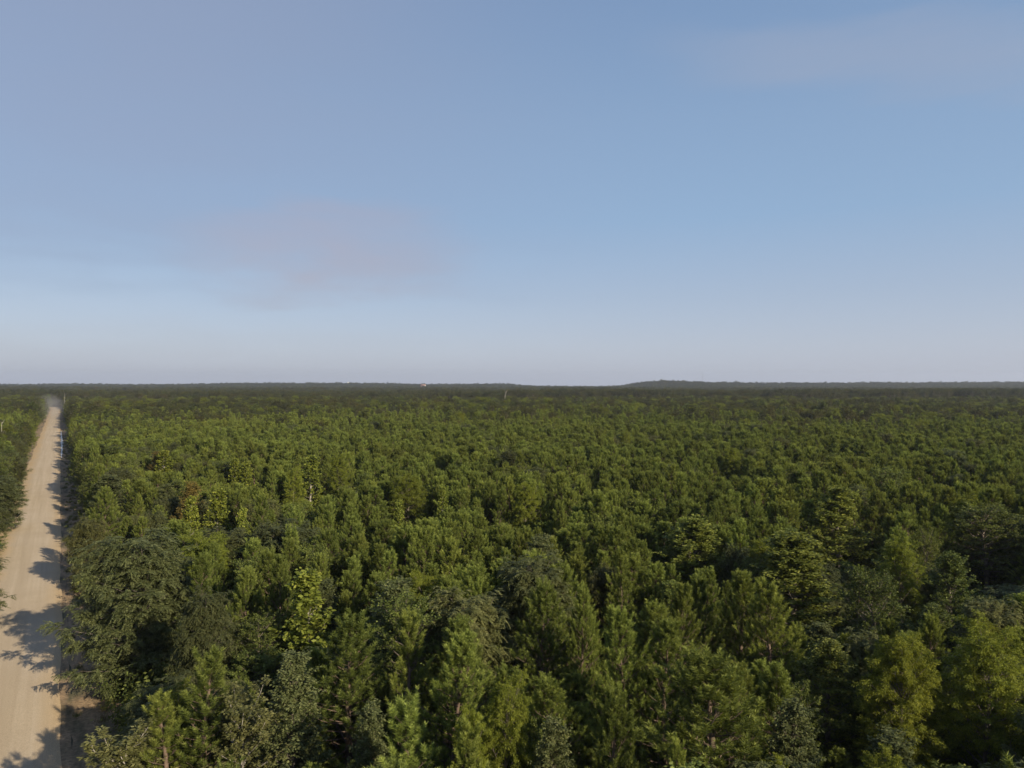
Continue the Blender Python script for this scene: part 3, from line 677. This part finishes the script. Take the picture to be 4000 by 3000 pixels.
# --- stuff: everything beyond what one can tell apart, one object per kind
def stuff(name, label, cat, pts, rots, scl, idx, sources, kind='stuff'):
    me = bpy.data.meshes.new(name)
    me.vertices.add(len(pts)); me.vertices.foreach_set('co', np.asarray(pts, dtype=np.float32).ravel())
    for an, arr in (('rot', rots), ('scl', scl)):
        a = me.attributes.new(an, 'FLOAT_VECTOR', 'POINT'); a.data.foreach_set('vector', np.asarray(arr, dtype=np.float32).ravel())
    a = me.attributes.new('idx', 'INT', 'POINT'); a.data.foreach_set('value', np.asarray(idx, dtype=np.int32))
    o = bpy.data.objects.new(name, me); col.objects.link(o)
    o['kind'] = kind; o['label'] = label; o['category'] = cat
    g = bpy.data.node_groups.new(name, 'GeometryNodeTree')
    g.interface.new_socket('Geometry', in_out='INPUT', socket_type='NodeSocketGeometry')
    g.interface.new_socket('Geometry', in_out='OUTPUT', socket_type='NodeSocketGeometry')
    gi = g.nodes.new('NodeGroupInput'); go = g.nodes.new('NodeGroupOutput')
    jn = g.nodes.new('GeometryNodeJoinGeometry'); ip = g.nodes.new('GeometryNodeInstanceOnPoints')
    for so in reversed(sources):      # the join lists its inputs last to first
        oi = g.nodes.new('GeometryNodeObjectInfo'); oi.inputs['Object'].default_value = so; oi.inputs['As Instance'].default_value = True
        g.links.new(oi.outputs['Geometry'], jn.inputs[0])
    def na(n_, typ):
        q = g.nodes.new('GeometryNodeInputNamedAttribute'); q.data_type = typ; q.inputs['Name'].default_value = n_; return q.outputs['Attribute']
    g.links.new(gi.outputs[0], ip.inputs['Points']); g.links.new(jn.outputs[0], ip.inputs['Instance'])
    ip.inputs['Pick Instance'].default_value = True
    g.links.new(na('idx', 'INT'), ip.inputs['Instance Index']); g.links.new(na('rot', 'FLOAT_VECTOR'), ip.inputs['Rotation']); g.links.new(na('scl', 'FLOAT_VECTOR'), ip.inputs['Scale'])
    g.links.new(ip.outputs[0], go.inputs[0])
    md = o.modifiers.new('scatter', 'NODES'); md.node_group = g
    return o
def srcs(kind, n, lod):
    out = []
    for i in range(n):
        T = build_tree(kind, hash_seed(kind) + i * 17 + 5, lod); out.append((combined_object(T), T['width']))
    return out

def scatter(name, label, cat, recs, *tiers):
    """recs: x, y, h, w, rot; tiers: (out to this distance, sources)"""
    S = []; rng_ = []
    for d_, t_ in tiers: rng_.append((d_, len(S), len(S) + len(t_))); S += t_
    pts = []; rt = []; sl = []; ix = []
    for (x, y, h, w, rot) in recs:
        r_ = math.hypot(x, y)
        for d_, a_, b_ in rng_:
            if r_ < d_: break
        k = int(rng.integers(a_, b_)); w0 = S[k][1]
        pts.append((x, y, float(ground_z(x, y)))); rt.append((rng.normal(0, .03), rng.normal(0, .03), rot)); sl.append((w / w0, w / w0, h / 12.)); ix.append(k)
    stuff(name, label, cat, pts, rt, sl, ix, [s_[0] for s_ in S])

pine_r = []; leaf_r = []
for t in pending:
    if id(t) in chosen: continue
    (pine_r if fam(t[4]) == 'pine' else leaf_r).append((t[0], t[1], t[2], t[3], t[6]))
# plantation out to the edge of the tall wood
Q = grid_points(3.8, 300, 800, 40, .46); Q = Q[road_clear(Q, -11.2, 5.4)]
m3 = vnoise(Q[:, 0], Q[:, 1], 70, 8); m2 = vnoise(Q[:, 0], Q[:, 1], 24, 9); m4 = vnoise(Q[:, 0], Q[:, 1], 150, 21)
for (x, y), a, b, c in zip(Q, m3, m2, m4):
    r_ = rng.uniform(0, 1, 3)
    if rng.uniform() < .10: continue
    lim = 700 + 90 * (c - .5)
    if y > lim + 60: continue
    pb = .16 + .8 * max(0, a - .35) + .75 * float(sstep(y, 340, 520)) * (.3 + a)
    h = 11.0 + 3.4 * (b - .5) + (r_[1] - .5) * 4.0
    if r_[0] < pb:
        leaf_r.append((x, y, h + .2 + 3.2 * (r_[2] ** 2.5), 5.8 * (.75 + .8 * r_[2]), r_[1] * 6.28))
    else: pine_r.append((x, y, h, 4.1 * (.85 + .35 * r_[2]), r_[1] * 6.28))
scatter('pine_stand', 'dense young pine plantation stretching away behind the nearest trees', 'pine wood', pine_r, (62, srcs('pine', 2, 1.0)), (260, srcs('pine', 6, .75)), (9e9, srcs('pine', 5, .4)))
scatter('broadleaf_stand', 'broadleaf trees mixed through the distant pine canopy', 'mixed wood', leaf_r, (62, srcs('green', 1, 1.0) + srcs('olive', 1, 1.0)), (260, srcs('green', 3, .75) + srcs('round', 2, .75) + srcs('olive', 2, .7)), (9e9, srcs('green', 1, .4) + srcs('dull', 4, .4) + srcs('feather', 1, .4)))

# tall old wood beyond, up to the ridges
far_r = []
for sp, d0, d1, k in ((7.5, 690, 1300, 1.0), (10.5, 1300, 2300, 1.25), (13, 2300, 3500, 1.5)):
    Q = grid_points(sp, d0, d1, 60); Q = Q[road_clear(Q, -12, 7)]
    m4 = vnoise(Q[:, 0], Q[:, 1], 150, 21); m5 = vnoise(Q[:, 0], Q[:, 1], 90, 31); m6 = vnoise(Q[:, 0], Q[:, 1], 33, 77)
    for (x, y), c, e, g_ in zip(Q, m4, m5, m6):
        if y < 700 + 90 * (c - .5): continue
        r_ = rng.uniform(0, 1, 2)
        h = 16.0 + (7 * rng.uniform() ** 3 - 2 if y > 1300 else 0) + 4.0 * (e - .5) + 4.5 * (g_ - .5) + 4.5 * (r_[0] - .5)
        if y < 900: h += 1.0 + 3.2 * float(sstep(x, -150, 200))
        far_r.append((x, y, (min(h, 22.3) if y < 2200 else h + 1.5), 8.8 * k * (.8 + .45 * r_[1]), r_[0] * 6.28))
scatter('tall_wood', 'dark tall wood on the flat land and low ridges along the horizon', 'distant forest', far_r, (1000, srcs('fartree', 4, .4)), (9e9, srcs('fartree', 4, .2)))

# undergrowth between the near trees and along the verges
def shrub_source(seed, mat, lod=1.0):
    r = np.random.default_rng(seed); n = 70
    th = r.uniform(0, 6.28, n); el = r.uniform(.5, 1.5, n)
    d = np.stack([np.cos(th) * np.cos(el), np.sin(th) * np.cos(el), np.sin(el)], 1)
    base = r.normal(0, .12, (n, 3)) * [1, 1, 0]; ln = r.uniform(.5, 1.25, n)
    p = base + d * (ln * .35)[:, None]
    V, Fc, v = fol_leaf(r, p, d, ln, lod, n=20, size=.13, w=.5)
    V[:, 2] = np.maximum(V[:, 2], .0)
    return bpy.data.objects.new('shrub_source', link_mesh('shrub_mesh', V, [Fc], [mat], v=v))
def grass_source(seed, mat):
    r = np.random.default_rng(seed); n = 90
    p = r.normal(0, .16, (n, 3)) * [1, 1, 0]; d = norm(np.stack([r.normal(0, .4, n), r.normal(0, .4, n), np.ones(n)], 1))
    V, Fc, v = blades(p, d, r.normal(size=(n, 3)), r.uniform(.25, .7, n), np.full(n, .02), r.uniform(0, 1, n), quad=False)
    return bpy.data.objects.new('grass_source', link_mesh('grass_mesh', V, [Fc], [mat], v=v))
sh = [shrub_source(3, M['green']), shrub_source(4, M['olive']), shrub_source(5, M['green'])]
Q = grid_points(2.3, 18, 110, 25); Q = Q[road_clear(Q, -10.8, 3.6)]
k_ = len(Q); s_ = rng.uniform(1.0, 2.6, k_)
stuff('undergrowth', 'dim leafy undergrowth on the forest floor between the trees', 'undergrowth', np.c_[Q, np.zeros(k_)], np.c_[np.zeros((k_, 2)), rng.uniform(0, 6.28, k_)],
      np.stack([s_, s_, s_ * rng.uniform(.8, 1.3, k_)], 1), rng.integers(0, 3, k_), sh)
gp = []
for a in np.arange(-20, 420, .55):
    for q in range(4):
        s1 = rng.choice([rng.uniform(.9, 4.8), rng.uniform(2.2, 4.8), rng.uniform(-12, -8.6), rng.uniform(-12, -10)])
        if rng.uniform() < vnoise(s1, a, 2.6, 4) * 1.1: gp.append((*road_to_world(s1, a + rng.uniform(-.3, .3)), .03))
gp = np.array(gp); k_ = len(gp); s_ = rng.uniform(.5, 1.3, k_)
stuff('roadside_grass', 'tufts of dry grass along both verges of the gravel road', 'grass', gp, np.c_[np.zeros((k_, 2)), rng.uniform(0, 6.28, k_)],
      np.stack([s_, s_, s_], 1), rng.integers(0, 3, k_), [grass_source(1, M['dry']), grass_source(2, M['green']), grass_source(3, M['green'])])

# ------------------------------------------------------------------ small things
def dead_tree(px, ytop, h, lean, label, seed, r0=.22, branches=5, yb=None):
    x, y = place_px(px, ytop, h); rg = np.random.default_rng(seed)
    e = bpy.data.objects.new('dead_tree', None); col.objects.link(e); e.location = (x, y, float(ground_z(x, y)))
    e['label'] = label; e['category'] = 'dead tree'; e['group'] = 'bare dead trees above the canopy'
    n = 12; z = np.linspace(0, 1, n)
    tr = np.stack([lean * h * z ** 2 + .12 * np.sin(z * 9 + seed), .1 * np.sin(z * 7), z * h], 1)
    W = Wood(); W.tube(tr, r0 * (1 - .75 * z), 7)
    me = link_mesh('trunk', *[W.out()[0]], [W.out()[1]], [M['palebark']], smooth=True)
    o = bpy.data.objects.new('trunk', me); col.objects.link(o); o.parent = e
    for b in range(branches):
        t = rg.uniform(.55, .97); p = np.array([np.interp(t, z, tr[:, 0]), np.interp(t, z, tr[:, 1]), t * h]); az = rg.uniform(0, 6.28)
        pts, _ = curve(rg, p, norm(np.array([math.cos(az), math.sin(az), .9])), rg.uniform(.6, 2.0) * h / 12, 5, .4, .15)
        W = Wood(); W.tube(pts, np.linspace(r0 * .35, .02, 5), 5); v_, f_ = W.out()
        o = bpy.data.objects.new('branch', link_mesh('branch', v_, [f_], [M['palebark']], smooth=True)); col.objects.link(o); o.parent = e
dead_tree(8, 1648, 13.2, .0, 'bare pale dead trunk rising from the wood left of the road at the left edge', 3, .20, 3)
dead_tree(1968, 1526, 20.5, .10, 'leaning white dead tree far off above the canopy near the centre', 5, .34, 6)
dead_tree(252, 1534, 18.5, .0, 'bare pale tree standing beyond the far end of the road', 8, .16, 4)

def simple_mat(name, c, rough=.6, scale=3, amt=.12):
    m, nt, out = new_mat(name); tc = nt.nodes.new('ShaderNodeTexCoord')
    nz = N(nt, 'ShaderNodeTexNoise'); nz.inputs['Scale'].default_value = scale; L(nt, tc.outputs['Object'], nz.inputs['Vector'])
    cc = ramp(nt, nz.outputs['Fac'], [(.3, tuple(x * (1 - amt) for x in c)), (.7, tuple(x * (1 + amt) for x in c))])
    p = N(nt, 'ShaderNodeBsdfPrincipled'); p.inputs['Roughness'].default_value = rough; L(nt, cc, p.inputs['Base Color']); L(nt, p.outputs[0], out.inputs[0]); return m
WHITE = simple_mat('white_paint', (.62, .62, .60)); BRICK = simple_mat('red_brick', (.24, .13, .095)); ROOF = simple_mat('red_roof', (.24, .135, .10))
PALE = simple_mat('pale_render', (.42, .38, .34)); STEEL = simple_mat('mast_steel', (.30, .28, .28)); WIN = simple_mat('dark_window', (.05, .05, .06), .2)
def lathe(name, prof, k, mat, parent):
    th = np.arange(k) * 2 * math.pi / k
    V = np.array([[r * math.cos(t), r * math.sin(t), z] for r, z in prof for t in th])
    i = np.arange(len(prof) - 1)[:, None] * k; j = np.arange(k)[None]; j2 = (j + 1) % k
    q = np.stack([i + j, i + j2, i + k + j2, i + k + j], -1).reshape(-1, 4)
    o = bpy.data.objects.new(name, link_mesh(name, V, [q], [mat], smooth=True)); col.objects.link(o); o.parent = parent; return o
def box(name, lo, hi, mat, parent):
    a, b = np.array(lo, float), np.array(hi, float)
    V = np.array([[(a, b)[i][0], (a, b)[j][1], (a, b)[k][2]] for i in (0, 1) for j in (0, 1) for k in (0, 1)])
    q = np.array([[0, 1, 3, 2], [4, 6, 7, 5], [0, 4, 5, 1], [2, 3, 7, 6], [0, 2, 6, 4], [1, 5, 7, 3]])
    o = bpy.data.objects.new(name, link_mesh(name, V, [q], [mat])); col.objects.link(o); o.parent = parent; return o
def empty(name, x, y, z, label, cat):
    e = bpy.data.objects.new(name, None); col.objects.link(e); e.location = (x, y, z); e['label'] = label; e['category'] = cat; return e
# white water tower on the horizon
D = 2950.; x = (1360 - 2000) * D / F; gz = float(ground_z(x, D))
e = empty('water_tower', x, D, gz, 'small white water tower on the horizon left of centre', 'water tower')
TT = 25 + (HOR - 1492) * D / F - gz
lathe('tank', [(0, TT), (2.2, TT - .6), (3.6, TT - 2), (4.0, TT - 4), (3.9, TT - 8), (3.0, TT - 10), (1.3, TT - 11.5)], 20, WHITE, e)
lathe('stem', [(1.25, TT - 11.6), (1.2, 4), (2.2, 0)], 14, WHITE, e)
lathe('railing', [(4.3, TT - 6), (4.3, TT - 5.2), (4.1, TT - 5.2)], 20, STEEL, e)
# red-roofed building beside it
D = 2600.; x = (1652 - 2000) * D / F; gz = float(ground_z(x, D))
e = empty('brick_building', x, D, gz, 'reddish building with a pale gable showing above the far trees left of centre', 'building')
T0 = 25 + (HOR - 1500.5) * D / F - gz
box('wall', (-9, -5, 0), (9, 5, T0 - 4), BRICK, e)
def gable(name, x0, x1, y0, y1, zb, zt, mat, parent):
    ym = (y0 + y1) / 2; V = np.array([[x0, y0, zb], [x0, y1, zb], [x0, ym, zt], [x1, y0, zb], [x1, y1, zb], [x1, ym, zt]])
    o = bpy.data.objects.new(name, link_mesh(name, V, [np.array([[0, 3, 5, 2], [1, 2, 5, 4], [0, 1, 4, 3]]), np.array([[0, 2, 1], [3, 4, 5]])], [mat])); col.objects.link(o); o.parent = parent; return o
rf = gable('roof', -9.6, 9.6, -5.6, 5.6, T0 - 4, T0, ROOF, e)
box('pale_wing', (6, -9, 0), (11, -5.05, T0 - 4.2), PALE, e)
for k in range(4):
    box('window', (-7.6 + k * 3.0, -5.12, T0 - 7.2), (-6.2 + k * 3.0, -5.004, T0 - 5.4), WIN, e)
c_ = box('chimney', (-5, -.6, T0 - 1.2), (-3.8, .6, T0 + 1.6), BRICK, rf)
# radio mast
D = 3400.; x = (2745 - 2000) * D / F; gz = float(ground_z(x, D)); MT = 25 + (HOR - 1446) * D / F - gz
e = empty('radio_mast', x, D, gz, 'very thin radio mast standing above the wooded rise on the right', 'radio mast')
W = Wood()
for q in range(3):
    a = q * 2.094; W.tube([[.55 * math.cos(a), .55 * math.sin(a), z_] for z_ in np.linspace(0, MT, 8)], [.11] * 8, 4)
for i_ in range(int(MT / 2.2)):
    for q in range(3):
        a, b = q * 2.094, (q + 1) * 2.094
        W.tube([[.55 * math.cos(a), .55 * math.sin(a), i_ * 2.2], [.55 * math.cos(b), .55 * math.sin(b), i_ * 2.2 + 2.1]], [.05, .05], 3)
v_, f_ = W.out(); o = bpy.data.objects.new('lattice', link_mesh('lattice', v_, [f_], [STEEL])); col.objects.link(o); o.parent = e
W = Wood()
for q in range(3):
    a = q * 2.094 + .5
    for hh in (.45, .9): W.tube([[.6 * math.cos(a), .6 * math.sin(a), MT * hh], [45 * math.cos(a), 45 * math.sin(a), 0]], [.03, .03], 3)
v_, f_ = W.out(); o = bpy.data.objects.new('guy_wires', link_mesh('guy_wires', v_, [f_], [STEEL])); col.objects.link(o); o.parent = e

# ------------------------------------------------------------------ air
def volume_box(name, lo, hi, dens, color, label, noise=None, aniso=.3):
    a, b = np.array(lo, float), np.array(hi, float)
    V = np.array([[(a, b)[i][0], (a, b)[j][1], (a, b)[k][2]] for i in (0, 1) for j in (0, 1) for k in (0, 1)])
    q = np.array([[0, 1, 3, 2], [4, 6, 7, 5], [0, 4, 5, 1], [2, 3, 7, 6], [0, 2, 6, 4], [1, 5, 7, 3]])
    m, nt, out = new_mat(name)
    pv = nt.nodes.new('ShaderNodeVolumePrincipled'); pv.inputs['Color'].default_value = (*color, 1); pv.inputs['Density'].default_value = dens; pv.inputs['Anisotropy'].default_value = aniso
    L(nt, pv.outputs[0], out.inputs['Volume'])
    o = bpy.data.objects.new(name, link_mesh(name, V, [q], [m])); col.objects.link(o); o['kind'] = 'stuff'; o['label'] = label; o['category'] = name
    return o, nt, pv
volume_box('haze', (-5800, -5800, -1.0), (5800, 5800, 118), 1.0e-4, (.82, .89, 1.0), 'thin blue evening haze over the whole wood')

# dust hanging over the far end of the road
me = bpy.data.meshes.new('dust_cloud'); import bmesh
bm = bmesh.new(); bmesh.ops.create_icosphere(bm, subdivisions=4, radius=1.0)
for v_ in bm.verts:
    c_ = v_.co; k = 1 + .16 * math.sin(c_.x * 5 + 1) + .13 * math.sin(c_.y * 7 + c_.z * 4) + .1 * math.sin(c_.z * 9 + c_.x * 6)
    v_.co = Vector((c_.x * 17 * k, c_.y * 260 * k, max(-.6, c_.z) * 11 * k))
bm.to_mesh(me); bm.free()
o = bpy.data.objects.new('dust_cloud', me); col.objects.link(o)
px_, py_ = road_to_world(-9, 700); o.location = (px_, py_, 7.5); o.rotation_euler.z = ROAD_ROT
m, nt_, out_ = new_mat('road_dust'); pv = nt_.nodes.new('ShaderNodeVolumePrincipled'); pv.inputs['Color'].default_value = (.92, .86, .80, 1);  pv.inputs['Anisotropy'].default_value = .2
tc_ = nt_.nodes.new('ShaderNodeTexCoord'); mp_ = nt_.nodes.new('ShaderNodeMapping'); mp_.inputs['Scale'].default_value = (1 / 17, 1 / 260, 1 / 11); L(nt_, tc_.outputs['Object'], mp_.inputs[0])
ln_ = nt_.nodes.new('ShaderNodeVectorMath'); ln_.operation = 'LENGTH'; L(nt_, mp_.outputs[0], ln_.inputs[0])
nz_ = N(nt_, 'ShaderNodeTexNoise'); nz_.inputs['Scale'].default_value = .09; L(nt_, tc_.outputs['Object'], nz_.inputs['Vector'])
f_ = math_node(nt_, 'SUBTRACT', 1.0, ln_.outputs['Value'], None, True)
L(nt_, math_node(nt_, 'MULTIPLY', math_node(nt_, 'MULTIPLY', f_, .0042), math_node(nt_, 'MULTIPLY_ADD', nz_.outputs['Fac'], 2.4, -.5, False)), pv.inputs['Density'])
L(nt_, pv.outputs[0], out_.inputs['Volume']); me.materials.append(m)
o['kind'] = 'stuff'; o['label'] = 'pale dust hanging over the far end of the gravel road'; o['category'] = 'dust'

# ------------------------------------------------------------------ sky and sun
w = bpy.data.worlds.new('World'); sc.world = w; w.use_nodes = True
nt = w.node_tree; nt.nodes.clear()
out = nt.nodes.new('ShaderNodeOutputWorld'); bg = nt.nodes.new('ShaderNodeBackground'); bg.inputs['Strength'].default_value = .10
sky = nt.nodes.new('ShaderNodeTexSky'); sky.sky_type = 'NISHITA'; sky.sun_disc = False
sun_to = np.array([-SHD[0], -SHD[1]]); az = math.atan2(sun_to[0], sun_to[1])     # clockwise from +Y
sky.sun_elevation = R(SUN_EL); sky.sun_rotation = az
sky.air_density = 1.0; sky.dust_density = 1.2; sky.ozone_density = 2.5; sky.altitude = 0
tc = nt.nodes.new('ShaderNodeTexCoord'); sp = nt.nodes.new('ShaderNodeSeparateXYZ'); L(nt, tc.outputs['Generated'], sp.inputs[0])
nrm_ = nt.nodes.new('ShaderNodeVectorMath'); nrm_.operation = 'NORMALIZE'; L(nt, tc.outputs['Generated'], nrm_.inputs[0]); L(nt, nrm_.outputs[0], sp.inputs[0])
dx_, dy_, dz_ = sp.outputs
el_ = dz_
azm = math_node(nt, 'ARCTAN2', dx_, dy_)            # 0 straight ahead, positive to the right
def lin(r, g, b): return tuple((c / 12.92 if c <= .04045 else ((c + .055) / 1.055) ** 2.4) for c in (r / 255, g / 255, b / 255))
grad = ramp(nt, el_, [(0, lin(194, 199, 218)), (.05, lin(188, 196, 216)), (.12, lin(172, 187, 212)), (.22, lin(151, 180, 213)), (.34, lin(144, 172, 206)), (.47, lin(130, 159, 197)), (.8, lin(85, 118, 170))])
def sub_noise(scale, stretch, seed, det=4):
    mp = nt.nodes.new('ShaderNodeMapping'); mp.inputs['Scale'].default_value = (1, 1, stretch); mp.inputs['Location'].default_value = (seed, seed * 1.7, 0)
    L(nt, nrm_.outputs[0], mp.inputs[0]); nz = N(nt, 'ShaderNodeTexNoise'); nz.inputs['Scale'].default_value = scale; nz.inputs['Detail'].default_value = det; nz.inputs['Roughness'].default_value = .45
    L(nt, mp.outputs[0], nz.inputs['Vector']); return nz.outputs['Fac']
nA = sub_noise(2.2, 3.5, 3.1); nB = sub_noise(4.5, 5.0, 7.7)
def srange(x, a, b): 
    m_ = nt.nodes.new('ShaderNodeMapRange'); m_.interpolation_type = 'SMOOTHSTEP'; L(nt, x, m_.inputs[0]); m_.inputs[1].default_value = a; m_.inputs[2].default_value = b; return m_.outputs[0]
# a thin veil of smoke, thick on the left and with a ragged lower edge
nC = sub_noise(11, 3.5, 2.2, 6)
lowedge = math_node(nt, 'ADD', math_node(nt, 'ADD', el_, math_node(nt, 'MULTIPLY_ADD', nB, .12, -.06)), math_node(nt, 'MULTIPLY_ADD', nC, .06, -.03))
veil = math_node(nt, 'MULTIPLY', srange(lowedge, .10, .20), srange(azm, .32, -.5))
veil = math_node(nt, 'MULTIPLY', veil, math_node(nt, 'MULTIPLY_ADD', nA, 1.0, .42, True))
c = mix_col(nt, math_node(nt, 'MULTIPLY', veil, .85), grad, lin(152, 164, 190))
# one darker patch of smoke
ex = math_node(nt, 'DIVIDE', math_node(nt, 'ADD', azm, .25), .17); ey = math_node(nt, 'DIVIDE', math_node(nt, 'SUBTRACT', lowedge, .176), .055)
rr = math_node(nt, 'ADD', math_node(nt, 'MULTIPLY', ex, ex), math_node(nt, 'MULTIPLY', ey, ey))
blob = math_node(nt, 'MULTIPLY', math_node(nt, 'MULTIPLY', srange(rr, 2.0, -.6), .95), math_node(nt, 'MULTIPLY_ADD', nC, 1.4, .1, True))
c = mix_col(nt, blob, c, lin(174, 167, 181))
# faint pinkish low bands on the left and a wisp high on the right
band = math_node(nt, 'MULTIPLY', math_node(nt, 'MULTIPLY', srange(lowedge, .085, .03), srange(azm, .4, -.7)), .35)
c = mix_col(nt, band, c, lin(176, 178, 196))
wisp = math_node(nt, 'MULTIPLY', srange(math_node(nt, 'ABSOLUTE', math_node(nt, 'ADD', math_node(nt, 'SUBTRACT', el_, .40), math_node(nt, 'MULTIPLY_ADD', azm, .18, math_node(nt, 'MULTIPLY_ADD', nB, .1, -.11)))), .05, 0.), srange(azm, .12, .4))
c = mix_col(nt, math_node(nt, 'MULTIPLY', wisp, .6), c, lin(164, 176, 199))
k_ = .95 / (.10 * 2 ** .7)
c = mix_col(nt, 1.0, c, (k_, k_, k_), 'MULTIPLY')
nt.nodes[-1].clamp_result = False
c = mix_col(nt, .82, sky.outputs[0], c)
L(nt, c, bg.inputs['Color'])
L(nt, bg.outputs[0], out.inputs[0])
sl = bpy.data.lights.new('sun', 'SUN'); sl.energy = 4.4; sl.angle = R(.55); sl.color = (1.0, .87, .66)
so = bpy.data.objects.new('sun', sl); col.objects.link(so)
ce = math.cos(R(SUN_EL))
from mathutils import Vector
dvec = Vector((SHD[0] * ce, SHD[1] * ce, -math.sin(R(SUN_EL))))
so.rotation_euler = dvec.to_track_quat('-Z', 'Y').to_euler(); so.location = (60, -60, 80)

# ------------------------------------------------------------------ camera
cd = bpy.data.cameras.new('camera'); cam = bpy.data.objects.new('camera', cd); col.objects.link(cam); sc.camera = cam
cd.sensor_width = 36; cd.lens = 36 * F / 4000; cd.clip_start = .5; cd.clip_end = 60000
cam.location = (0, 0, CAM_H); cam.rotation_euler = (R(90) + math.atan2(HOR - 1500, F), 0, 0)
vs = sc.view_settings; vs.view_transform = 'Standard'; vs.look = 'None'; vs.exposure = .7; vs.gamma = 1
sc.cycles.max_bounces = 8; sc.cycles.diffuse_bounces = 4; sc.cycles.transmission_bounces = 3; sc.cycles.volume_bounces = 0; sc.cycles.glossy_bounces = 2
